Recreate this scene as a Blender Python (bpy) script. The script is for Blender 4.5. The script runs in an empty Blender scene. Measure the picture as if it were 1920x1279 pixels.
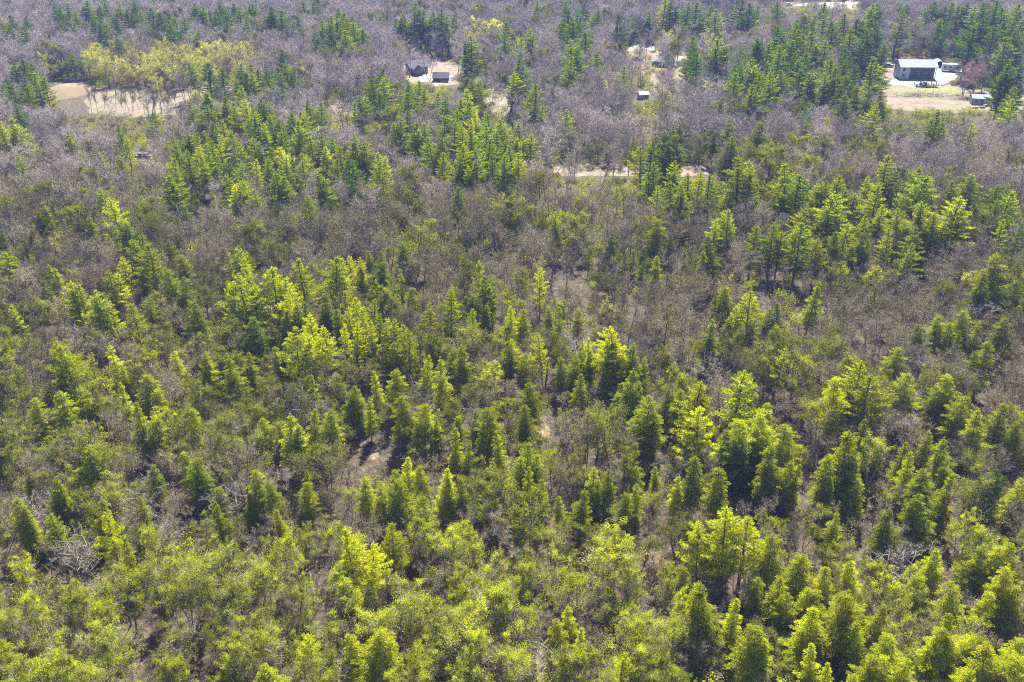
import bpy, math, random
import numpy as np
from mathutils import Vector, Matrix

S = bpy.context.scene
rad = math.radians
# ---------------------------------------------------------------- camera
CH = 80.0; PITCH = 28.5; F = 1735.0
cam = bpy.data.objects.new('camera', bpy.data.cameras.new('camera'))
S.collection.objects.link(cam)
cam.location = (0, 0, CH)
cam.rotation_euler = (rad(90 - PITCH), 0, 0)
cam.data.lens = 36 * F / 1920; cam.data.sensor_width = 36
cam.data.clip_start = 0.5; cam.data.clip_end = 20000
S.camera = cam
# ---------------------------------------------------------------- sky, sun, exposure
SUN_EL, SUN_AZ = rad(50), rad(10)          # ahead of the camera, a little to the right
w = bpy.data.worlds.new('World'); S.world = w; w.use_nodes = True
nt = w.node_tree; bg = nt.nodes['Background']
sky = nt.nodes.new('ShaderNodeTexSky'); sky.sky_type = 'NISHITA'; sky.sun_disc = False
sky.sun_elevation = SUN_EL; sky.sun_rotation = SUN_AZ
nt.links.new(sky.outputs[0], bg.inputs[0]); bg.inputs[1].default_value = 0.05
sl = bpy.data.lights.new('sun', 'SUN'); sl.energy = 5.0; sl.angle = rad(0.5); sl.color = (1, 0.94, 0.80)
so = bpy.data.objects.new('sun', sl); S.collection.objects.link(so)
sd = Vector((math.sin(SUN_AZ) * math.cos(SUN_EL), math.cos(SUN_AZ) * math.cos(SUN_EL), math.sin(SUN_EL)))
so.rotation_euler = sd.to_track_quat('Z', 'Y').to_euler()
S.view_settings.view_transform = 'Standard'; S.view_settings.look = 'None'
S.view_settings.exposure = 1.88; S.view_settings.gamma = 1.0
S.cycles.use_denoising = False; S.cycles.pixel_filter_type = 'BLACKMAN_HARRIS'; S.cycles.filter_width = 1.15
S.cycles.max_bounces = 6; S.cycles.diffuse_bounces = 1; S.cycles.transmission_bounces = 3
S.cycles.glossy_bounces = 1; S.cycles.volume_bounces = 0; S.cycles.transparent_max_bounces = 4

COL = S.collection
rng = np.random.default_rng(7)
R = random.Random(11)
th = rad(PITCH)
FW = np.array([0, math.cos(th), -math.sin(th)]); UP = np.array([0, math.sin(th), math.cos(th)])

def ground(px, py, z=0.0):
    """point on the plane z seen at photo pixel px, py"""
    d = FW + np.array([(px - 960) / F, 0, 0]) - UP * ((py - 639.5) / F)
    t = (CH - z) / -d[2]
    return np.array([d[0] * t, d[1] * t, z])
def proj(x, y, z):
    v = np.array([x, y, z - CH]); zc = v @ FW
    return 960 + F * v[0] / zc, 639.5 - F * (v @ UP) / zc, zc

# ---------------------------------------------------------------- materials
def newmat(name):
    m = bpy.data.materials.new(name); m.use_nodes = True
    n = m.node_tree; n.nodes.clear()
    return m, n, n.nodes.new('ShaderNodeOutputMaterial')
def N(n, t, **k):
    x = n.nodes.new(t)
    for a, b in k.items(): setattr(x, a, b)
    return x
def math_(n, op, a, b):
    x = N(n, 'ShaderNodeMath', operation=op)
    for i, v in enumerate((a, b)):
        if isinstance(v, (int, float)): x.inputs[i].default_value = v
        else: n.links.new(v, x.inputs[i])
    return x.outputs[0]
def tintcolor(n, c0, c1, varamt=0.5, lo=0.6, hi=0.8):
    """colour between c0 and c1 by the tree's own tint.x and the clump's var, times tint.y"""
    at = N(n, 'ShaderNodeAttribute', attribute_type='INSTANCER', attribute_name='tint')
    sp = N(n, 'ShaderNodeSeparateXYZ'); n.links.new(at.outputs['Vector'], sp.inputs[0])
    va = N(n, 'ShaderNodeAttribute', attribute_name='var')
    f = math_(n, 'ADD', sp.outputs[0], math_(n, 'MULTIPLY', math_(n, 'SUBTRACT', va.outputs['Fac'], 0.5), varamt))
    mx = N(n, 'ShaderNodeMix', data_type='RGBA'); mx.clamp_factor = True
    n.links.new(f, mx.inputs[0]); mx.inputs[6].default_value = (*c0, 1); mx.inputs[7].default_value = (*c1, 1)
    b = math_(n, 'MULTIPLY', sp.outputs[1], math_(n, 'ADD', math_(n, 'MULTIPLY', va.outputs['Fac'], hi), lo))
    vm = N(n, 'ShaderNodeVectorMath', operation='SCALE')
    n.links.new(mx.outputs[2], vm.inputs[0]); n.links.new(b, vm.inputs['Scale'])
    return vm.outputs[0]
def leafmat(name, c0, c1, trans=0.5, tc=(1.6, 1.45, 0.15), varamt=0.5):
    m, n, out = newmat(name)
    c = tintcolor(n, c0, c1, varamt)
    d = N(n, 'ShaderNodeBsdfDiffuse'); n.links.new(c, d.inputs[0])
    t = N(n, 'ShaderNodeBsdfTranslucent')
    vm = N(n, 'ShaderNodeVectorMath', operation='MULTIPLY'); n.links.new(c, vm.inputs[0]); vm.inputs[1].default_value = tc
    n.links.new(vm.outputs[0], t.inputs[0])
    g = N(n, 'ShaderNodeBsdfGlossy'); g.inputs['Roughness'].default_value = 0.55; g.inputs[0].default_value = (1, 1, 1, 1)
    a = N(n, 'ShaderNodeMixShader'); a.inputs[0].default_value = trans
    n.links.new(d.outputs[0], a.inputs[1]); n.links.new(t.outputs[0], a.inputs[2])
    b = N(n, 'ShaderNodeMixShader'); b.inputs[0].default_value = 0.002
    n.links.new(a.outputs[0], b.inputs[1]); n.links.new(g.outputs[0], b.inputs[2])
    n.links.new(b.outputs[0], out.inputs[0])
    return m
def barkmat(name, c0, c1, rough=0.85):
    m, n, out = newmat(name)
    c = tintcolor(n, c0, c1, 0.8, 0.35, 1.25)
    no = N(n, 'ShaderNodeTexNoise'); no.inputs['Scale'].default_value = 3.0
    k = math_(n, 'ADD', math_(n, 'MULTIPLY', no.outputs[0], 0.9), 0.55)
    vm = N(n, 'ShaderNodeVectorMath', operation='SCALE'); n.links.new(c, vm.inputs[0]); n.links.new(k, vm.inputs['Scale'])
    p = N(n, 'ShaderNodeBsdfPrincipled'); n.links.new(vm.outputs[0], p.inputs['Base Color']); p.inputs['Roughness'].default_value = rough
    n.links.new(p.outputs[0], out.inputs[0])
    return m
def noisemat(name, stops, scale=1.0, detail=6, rough=0.9, bump=0.0, dist=0.0, second=None):
    """stops: [(pos, colour)] over fractal noise in metres"""
    m, n, out = newmat(name)
    g = N(n, 'ShaderNodeNewGeometry')
    no = N(n, 'ShaderNodeTexNoise'); no.inputs['Scale'].default_value = scale; no.inputs['Detail'].default_value = detail
    no.inputs['Roughness'].default_value = 0.62; no.inputs['Distortion'].default_value = dist
    n.links.new(g.outputs['Position'], no.inputs['Vector'])
    cr = N(n, 'ShaderNodeValToRGB'); e = cr.color_ramp.elements
    e[0].position, e[0].color = stops[0][0], (*stops[0][1], 1)
    e[1].position, e[1].color = stops[-1][0], (*stops[-1][1], 1)
    for p_, c_ in stops[1:-1]:
        x = e.new(p_); x.color = (*c_, 1)
    n.links.new(no.outputs[0], cr.inputs[0])
    colr = cr.outputs[0]
    if second:                                  # (scale, colour, low, high): large patches
        n2 = N(n, 'ShaderNodeTexNoise'); n2.inputs['Scale'].default_value = second[0]; n2.inputs['Detail'].default_value = 5
        n.links.new(g.outputs['Position'], n2.inputs['Vector'])
        mr = N(n, 'ShaderNodeMapRange'); mr.inputs[1].default_value = second[2]; mr.inputs[2].default_value = second[3]
        n.links.new(n2.outputs[0], mr.inputs[0])
        mx = N(n, 'ShaderNodeMix', data_type='RGBA'); n.links.new(mr.outputs[0], mx.inputs[0])
        n.links.new(colr, mx.inputs[6]); mx.inputs[7].default_value = (*second[1], 1); colr = mx.outputs[2]
    p = N(n, 'ShaderNodeBsdfPrincipled'); n.links.new(colr, p.inputs['Base Color']); p.inputs['Roughness'].default_value = rough
    if bump:
        b = N(n, 'ShaderNodeBump'); b.inputs['Strength'].default_value = 0.6; b.inputs['Distance'].default_value = bump
        n.links.new(no.outputs[0], b.inputs['Height']); n.links.new(b.outputs[0], p.inputs['Normal'])
    n.links.new(p.outputs[0], out.inputs[0])
    return m
def plain(name, c, rough=0.7, metal=0.0, var=0.12, scale=1.2):
    lo = tuple(v * (1 - var) for v in c); hi = tuple(min(1, v * (1 + var)) for v in c)
    m = noisemat(name, [(0.3, lo), (0.7, hi)], scale, 5, rough)
    p = [x for x in m.node_tree.nodes if x.type == 'BSDF_PRINCIPLED'][0]; p.inputs['Metallic'].default_value = metal
    return m

M_PINE = leafmat('pine_needles', (0.03, 0.12, 0.012), (0.47, 0.515, 0.002), 0.55)
M_HEM = leafmat('hemlock_needles', (0.04, 0.095, 0.006), (0.43, 0.47, 0.002), 0.5)
M_LEAF = leafmat('young_leaves', (0.13, 0.165, 0.010), (0.37, 0.43, 0.002), 0.5)
M_YEL = leafmat('yellow_young_leaves', (0.38, 0.41, 0.16), (0.60, 0.63, 0.08), 0.5)
M_RED = leafmat('red_buds', (0.26, 0.17, 0.18), (0.30, 0.18, 0.16), 0.4, (1.1, 1, 0.9))
M_BARK = barkmat('grey_bark', (0.17, 0.14, 0.11), (0.36, 0.33, 0.30))
M_TWIG = barkmat('bare_twigs', (0.28, 0.235, 0.11), (0.33, 0.285, 0.285))
M_PBARK = barkmat('pine_bark', (0.10, 0.078, 0.06), (0.15, 0.115, 0.085))
M_PALE = barkmat('bleached_wood', (0.30, 0.275, 0.24), (0.42, 0.39, 0.35))

# ---------------------------------------------------------------- mesh building from arrays
def nrm(a): return a / np.maximum(np.linalg.norm(a, axis=-1, keepdims=True), 1e-9)
class MB:
    def __init__(s): s.V = []; s.Fq = []; s.n = 0; s.var = []
    def add(s, V, Fc, mat, var):
        s.V.append(V); s.Fq.append((Fc + s.n, mat)); s.n += len(V)
        s.var.append(np.broadcast_to(var, (len(V),)) if np.ndim(var) == 0 else var)
    def leaves(s, P, D, NN, L, W, mat=0, var=None):
        D = nrm(D); Sd = nrm(np.cross(D, NN)); L = np.reshape(L, (-1, 1)) if np.ndim(L) else L; W = np.reshape(W, (-1, 1)) if np.ndim(W) else W
        V = np.stack([P, P + D * L * .45 + Sd * W / 2, P + D * L, P + D * L * .45 - Sd * W / 2], 1).reshape(-1, 3)
        Fc = np.arange(len(V)).reshape(-1, 4)
        if var is None: var = rng.random(len(P))
        s.add(V, Fc, mat, np.repeat(var, 4))
    def twigs(s, A, B, wd, mat=0, var=None):
        D = nrm(B - A); Q = nrm(np.cross(D, rng.normal(size=D.shape)))
        wd = np.reshape(wd, (-1, 1)) if np.ndim(wd) else wd
        V = np.stack([A + Q * wd / 2, A - Q * wd / 2, B], 1).reshape(-1, 3)
        if var is None: var = rng.random(len(A))
        s.add(V, np.arange(len(V)).reshape(-1, 3), mat, np.repeat(var, 3))
    def segs(s, A, B, ra, rb, k=3, mat=0, var=None):
        A = np.atleast_2d(A); B = np.atleast_2d(B); n = len(A)
        ra = np.broadcast_to(ra, (n,))[:, None, None]; rb = np.broadcast_to(rb, (n,))[:, None, None]
        D = nrm(B - A); ref = np.where(np.abs(D[:, 2:3]) > .9, [[1., 0, 0]], [[0, 0, 1.]])
        X = nrm(np.cross(D, ref)); Y = np.cross(D, X)
        a = np.arange(k) * 2 * math.pi / k
        O = X[:, None] * np.cos(a)[None, :, None] + Y[:, None] * np.sin(a)[None, :, None]
        V = np.concatenate([A[:, None] + O * ra, B[:, None] + O * rb], 1).reshape(-1, 3)
        i = np.arange(k); f = np.stack([i, (i + 1) % k, (i + 1) % k + k, i + k], 1)
        Fc = (np.arange(n)[:, None, None] * 2 * k + f[None]).reshape(-1, 4)
        if var is None: var = rng.random(n)
        s.add(V, Fc, mat, np.repeat(np.broadcast_to(var, (n,)), 2 * k))
    def poly(s, pts, r, k=6, mat=0, var=0.5):
        pts = np.array(pts, float); r = np.array(r, float)
        s.segs(pts[:-1], pts[1:], r[:-1], r[1:], k, mat, var)
    def mesh(s, name, mats):
        V = np.concatenate(s.V).astype(np.float32)
        me = bpy.data.meshes.new(name); me.vertices.add(len(V)); me.vertices.foreach_set('co', V.ravel())
        lv = np.concatenate([f.ravel() for f, m in s.Fq]).astype(np.int32)
        cnt = np.concatenate([np.full(len(f), f.shape[1]) for f, m in s.Fq]).astype(np.int32)
        mi = np.concatenate([np.full(len(f), m) for f, m in s.Fq]).astype(np.int32)
        me.loops.add(len(lv)); me.loops.foreach_set('vertex_index', lv)
        me.polygons.add(len(cnt)); me.polygons.foreach_set('loop_start', np.concatenate([[0], np.cumsum(cnt)[:-1]]).astype(np.int32))
        me.polygons.foreach_set('material_index', mi)
        at = me.attributes.new('var', 'FLOAT', 'POINT'); at.data.foreach_set('value', np.concatenate(s.var).astype(np.float32))
        me.update(calc_edges=True)
        for m in mats: me.materials.append(m)
        return me
def joined(name, ma, mb):
    """one mesh out of a trunk and a crown, for the far woods"""
    me = MB(); mats = []
    for m in (ma, mb):
        V = np.empty(len(m.vertices) * 3, np.float32); m.vertices.foreach_get('co', V); V = V.reshape(-1, 3)
        va = np.empty(len(V), np.float32); m.attributes['var'].data.foreach_get('value', va)
        lv = np.empty(len(m.loops), np.int32); m.loops.foreach_get('vertex_index', lv)
        ls = np.empty(len(m.polygons), np.int32); m.polygons.foreach_get('loop_start', ls)
        lt = np.empty(len(m.polygons), np.int32); m.polygons.foreach_get('loop_total', lt)
        mi = np.empty(len(m.polygons), np.int32); m.polygons.foreach_get('material_index', mi)
        me.V.append(V); me.var.append(va)
        for k in (3, 4):
            for q in range(len(m.materials)):
                sel = (lt == k) & (mi == q)
                if sel.any():
                    me.Fq.append((lv[ls[sel][:, None] + np.arange(k)] + me.n, q + len(mats)))
        me.n += len(V); mats += list(m.materials)
    return me.mesh(name, mats)

# ---------------------------------------------------------------- tree kinds (crown about 1 unit = 1 m)
def make_pine(seed):
    global rng
    rng = np.random.default_rng(seed); r = random.Random(seed)
    H = 15.0; tb = MB(); cb = MB()
    lean = np.array([r.uniform(-.4, .4), r.uniform(-.4, .4), 0])
    def ax(z): return lean * (z / H) ** 2 + np.array([.06 * math.sin(z), .06 * math.cos(z * 1.3), z])
    zs = np.linspace(-0.3, H * .985, 9)
    tb.poly([ax(z) for z in zs], [.26 * (1 - max(z, 0) / H) ** .8 + .025 for z in zs], 7)
    z = H * r.uniform(.17, .34); z0 = z
    # stubs below the crown
    for _ in range(6):
        q = r.uniform(H * .15, z0); a = r.uniform(0, 6.28); L = r.uniform(.4, 1.1)
        tb.segs(ax(q)[None], (ax(q) + np.array([math.cos(a) * L, math.sin(a) * L, .1]))[None], .03, .012, 3)
    top_cut = r.choice((0, 0, 0, 1.2)); ph = r.uniform(0, 6.28); skew = r.uniform(0, .6); sd_ = r.uniform(0, 6.28)
    while z < H - .25:
        t = (z - z0) / (H - z0) * (1 - .06 * top_cut)
        prof = min(1, .62 + t * 2.2) if t < .18 else max(.05, 1 - ((t - .18) / .82) ** 1.7 * .93)
        nb = r.choice((4, 5, 5, 6)) if t < .85 else 4
        for b in range(nb):
            ph += 6.283 / nb + r.uniform(-.35, .35)
            L = 3.2 * prof * r.uniform(.5, 1.25) * (1 + skew * math.cos(ph - sd_))
            if r.random() < .08 and t < .7: L *= .25
            L = max(L, .3)
            d = np.array([math.cos(ph), math.sin(ph), 0]); sw = np.array([-d[1], d[0], 0])
            rise0 = r.uniform(-.10, .16) + .25 * t; rise = r.uniform(.05, .22) + .5 * max(0, t - .6)
            def pt(s): return ax(z) + d * L * s + np.array([0, 0, L * (rise0 * s * .6 + rise * s * s)])
            ss = np.linspace(0, 1, 4); P = np.array([pt(s) for s in ss])
            cb.segs(P[:-1], P[1:], np.array([.045, .03, .018]) * (L / 3 + .3), np.array([.03, .018, .008]) * (L / 3 + .3), 3, 1)
            n = max(4, int(L * 6.5))
            for s in np.linspace(.28 if L > 1 else .1, 1.0, n):
                s = min(1, s + r.uniform(-.04, .04)); c = pt(s)
                half = (.16 + .34 * L * (1 - abs(s - .62) * 1.5) * .62) if L > .8 else .12
                half = max(.1, half)
                offs = np.array([0] + [r.uniform(-1, 1) for _ in range(2 + int(half * 3.0))]) * half
                C = c + sw * offs[:, None] + d * (np.abs(offs)[:, None] * .45) + np.array([0, 0, 1]) * rng.uniform(-.04, .12, (len(offs), 1))
                k = 6; CC = np.repeat(C, k, 0); v = np.repeat(rng.random(len(C)), k) * .7 + rng.random(len(CC)) * .3
                D = d * .55 + sw * np.repeat(np.sign(offs) * .45, k)[:, None] + rng.normal(size=CC.shape) * .5 + np.array([0, 0, .38])
                cb.leaves(CC, D, rng.normal(size=CC.shape) * .5 + np.array([0, 0, 1]), rng.uniform(.20, .38, len(CC)), rng.uniform(.05, .09, len(CC)), 0, v)
        z += r.uniform(.75, 1.15) * (1 - .4 * t)
    # leader
    C = np.array([ax(q) for q in np.linspace(H - .9, H, 12)]); C = np.repeat(C, 5, 0)
    cb.leaves(C, rng.normal(size=C.shape) * .6 + np.array([0, 0, .9]), rng.normal(size=C.shape), .32, .09)
    return tb.mesh('pine_trunk', [M_PBARK]), cb.mesh('pine_crown', [M_PINE, M_PBARK]), H, 6.2

def make_hemlock(seed, fat=1.0, ex=.8):
    global rng
    rng = np.random.default_rng(seed); r = random.Random(seed)
    H = 12.0; tb = MB(); cb = MB()
    ax = lambda z: np.array([.05 * math.sin(z * .8 + seed), .05 * math.cos(z), z])
    zs = np.linspace(-.3, H * .99, 8)
    tb.poly([ax(z) for z in zs], [.17 * (1 - max(z, 0) / H) ** .85 + .015 for z in zs], 7)
    z = H * r.uniform(.07, .16); z0 = z; ph = 0; full = r.uniform(.9, 1.15)
    lob = [(r.uniform(0, 6.28), r.uniform(.1, .3), r.uniform(.15, .8)) for _ in range(4)]
    while z < H - .12:
        t = (z - z0) / (H - z0)
        prof = (1 - t ** 1.25) ** ex * fat * (0.55 + .45 * min(1, t / .12)) * full
        nb = 7 if t < .6 else 5
        for b in range(nb):
            ph += 6.283 / nb * 1.13 + r.uniform(-.3, .3)
            k = 1 + sum(am * math.cos(ph - a0) * math.exp(-((t - tc) / .2) ** 2) for a0, am, tc in lob)
            L = max(.22, 2.3 * prof * r.uniform(.45, 1.3) * k)
            d = np.array([math.cos(ph), math.sin(ph), 0]); sw = np.array([-d[1], d[0], 0])
            up = r.uniform(.15, .7); dr = r.uniform(.15, .5)
            s = np.linspace(.2, 1, max(3, int(L * 6.5)))
            P = ax(z) + d * L * s[:, None] + np.array([0, 0, L]) * (up * s - dr * s ** 2.4)[:, None]
            cb.segs(ax(z)[None], P[-1][None], .022 * (L / 2 + .3), .006, 3, 1)
            m = 8
            PP = np.repeat(P, m, 0); hw = np.repeat((.12 + .34 * L * (1.05 - s)), m)
            o = rng.uniform(-1, 1, len(PP)) * hw
            PP = PP + sw * o[:, None] + np.array([0, 0, 1]) * rng.uniform(-.10, .06, (len(PP), 1))
            D = d * 1.0 + sw * (np.sign(o) * .7)[:, None] + rng.normal(size=PP.shape) * .35 + np.array([0, 0, -.22])
            v = np.clip(r.random() * .5 + rng.random(len(PP)) * .5, 0, 1)
            cb.leaves(PP, D, rng.normal(size=PP.shape) * .35 + np.array([0, 0, 1]) + d * .4, rng.uniform(.17, .32, len(PP)), rng.uniform(.07, .12, len(PP)), 0, v)
        z += r.uniform(.3, .55)
    C = np.repeat(np.array([ax(q) for q in np.linspace(H - .7, H, 10)]), 4, 0)
    cb.leaves(C, rng.normal(size=C.shape) * .5 + np.array([0, 0, .6]), rng.normal(size=C.shape), .22, .08)
    return tb.mesh('hemlock_trunk', [M_PBARK]), cb.mesh('hemlock_crown', [M_HEM, M_PBARK]), H, 4.2

def make_deciduous(seed, leaf=None, dens=1.0, H=13.0, spread=1.0, barkm=None, twigm=None, twigw=.028, pale=False, nleaf=2):
    global rng
    rng = np.random.default_rng(seed); r = random.Random(seed)
    tb = MB(); cb = MB()
    fork = H * r.uniform(.22, .42)
    def walk(p, d, L, n, wob, upk):
        pts = [p]
        for i in range(n):
            d = nrm(d + rng.normal(size=3) * wob + np.array([0, 0, upk])); p = p + d * L / n; pts.append(p)
        return np.array(pts), d
    stems = r.choice((1, 1, 2)); level1 = []
    for sdx in range(stems):
        d0 = nrm(np.array([r.uniform(-.15, .15), r.uniform(-.15, .15), 1]) + (np.array([math.cos(seed + sdx * 3.14), math.sin(seed + sdx * 3.14), 0]) * .22 if stems > 1 else 0))
        tr, d1 = walk(np.array([0, 0, -.3]), d0, H * .82, 9, .07, .05)
        rr = np.linspace(.17 if stems == 1 else .13, .02, 10)
        tb.poly(tr, rr, 6)
        for i in range(int(r.uniform(9, 12))):
            q = r.uniform(.26 if leaf else .38, .97); k = q * 9; a = int(k); P = tr[a] + (tr[min(a + 1, 9)] - tr[a]) * (k - a)
            az = i * 2.4 + r.uniform(-.4, .4); el = r.uniform(.45, 1.0)
            L = H * .40 * (1.15 - q * .75) * r.uniform(.7, 1.15) * spread / (1 + .15 * (stems - 1))
            d = np.array([math.cos(az), math.sin(az), el])
            pts, d = walk(P, d, L, 5, .16, .09); level1.append((pts, L))
            tb.poly(pts, np.linspace(.055, .018, 6) * (L / 4 + .3), 4)
    A2, B2, DD, R2 = [], [], [], []
    for pts, L in level1:
        for i in range(int(9 * dens * max(.5, L / 3.6))):
            q = r.uniform(.22, 1); k = q * 5; a = min(4, int(k)); P = pts[a] + (pts[a + 1] - pts[a]) * (k - a)
            d = nrm(nrm(pts[a + 1] - pts[a]) * .8 + rng.normal(size=3) * .65 + np.array([0, 0, .25]))
            l2 = L * r.uniform(.22, .42); B = P + d * l2
            A2.append(P); B2.append(B); DD.append(d); R2.append(l2)
    A2, B2, DD, R2 = map(np.array, (A2, B2, DD, R2))
    cb.segs(A2, B2, .024, .008, 3, 0)
    def children(A, B, D, Ln, k, f, wd):
        P = np.repeat(A, k, 0); Q = np.repeat(B, k, 0); d = np.repeat(D, k, 0); l = np.repeat(Ln, k)
        t = rng.uniform(.15, 1, len(P))[:, None]; P = P + (Q - P) * t
        d = nrm(d * .8 + rng.normal(size=d.shape) * .62 + np.array([0, 0, .16])); l = l * f * rng.uniform(.6, 1.25, len(l))
        E = P + d * l[:, None]; cb.twigs(P, E, wd, 0)
        return P, E, d, l
    A3, B3, D3, L3 = children(A2, B2, DD, R2, 6, .68, twigw)
    A4, B4, D4, L4 = children(A3, B3, D3, L3, 4, .62, twigw * .72)
    mats = [twigm or M_TWIG]
    if leaf:
        k = nleaf; P = np.repeat(B4, k, 0); Q = np.repeat(A4, k, 0)
        P = P + (Q - P) * rng.uniform(0, .8, (len(P), 1)) + rng.normal(size=P.shape) * .07
        # whole sprays flush before others
        keep = (np.sin(P[:, 0] * 1.9 + seed) + np.sin(P[:, 1] * 1.7 + seed * 2) + np.sin(P[:, 2] * 1.6) + rng.normal(size=len(P)) * 1.1) > -.7
        P = P[keep]
        v = .5 + .5 * np.sin(P[:, 0] * 2.3 + P[:, 2] * 1.9) * .6 + rng.normal(size=len(P)) * .2
        cb.leaves(P, rng.normal(size=P.shape) + np.array([0, 0, .1]), rng.normal(size=P.shape) * .8 + np.array([0, 0, 1]), rng.uniform(.09, .165, len(P)), rng.uniform(.07, .12, len(P)), 1, np.clip(v, 0, 1))
        mats.append(leaf)
    return tb.mesh('broadleaf_trunk', [barkm or M_BARK]), cb.mesh('broadleaf_crown', mats), H, 6.4 * spread

PROTO = {
 'P': [make_pine(s) for s in (1, 2, 3, 4, 5, 6, 7, 8)],
 'H': [make_hemlock(s, f, x) for s, f, x in ((21, 1, .65), (22, 1.05, .55), (23, 1.1, .45), (24, .9, .7), (25, 1.05, .5), (26, .9, .7), (27, 1.12, .6))],
 'B': [make_deciduous(s, None, 1.75, 13, sp) for s, sp in ((31, 1), (32, 1.1), (33, .85), (34, 1.15), (35, .95), (36, .75))],
 'L': [make_deciduous(s, M_LEAF, 1.55, 12, sp, nleaf=4) for s, sp in ((41, 1), (42, 1.1), (43, .85), (44, .95), (45, 1.15))],
 'Y': [make_deciduous(s, M_YEL, 1.2, 12, sp, nleaf=2) for s, sp in ((51, 1), (52, 1.15), (53, .85), (54, .95))],
 'R': [make_deciduous(61, M_RED, 1.1, 12, 1.0, nleaf=2)],
 'D': [make_deciduous(s, None, .42, 12, 1.2, M_PALE, M_PALE, .04) for s in (71, 72, 73)],
}
NAME = {'P': 'white_pine', 'H': 'hemlock', 'B': 'bare_tree', 'L': 'leafing_tree', 'Y': 'yellow_leafing_tree', 'R': 'red_budding_tree', 'D': 'dead_tree'}
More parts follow.
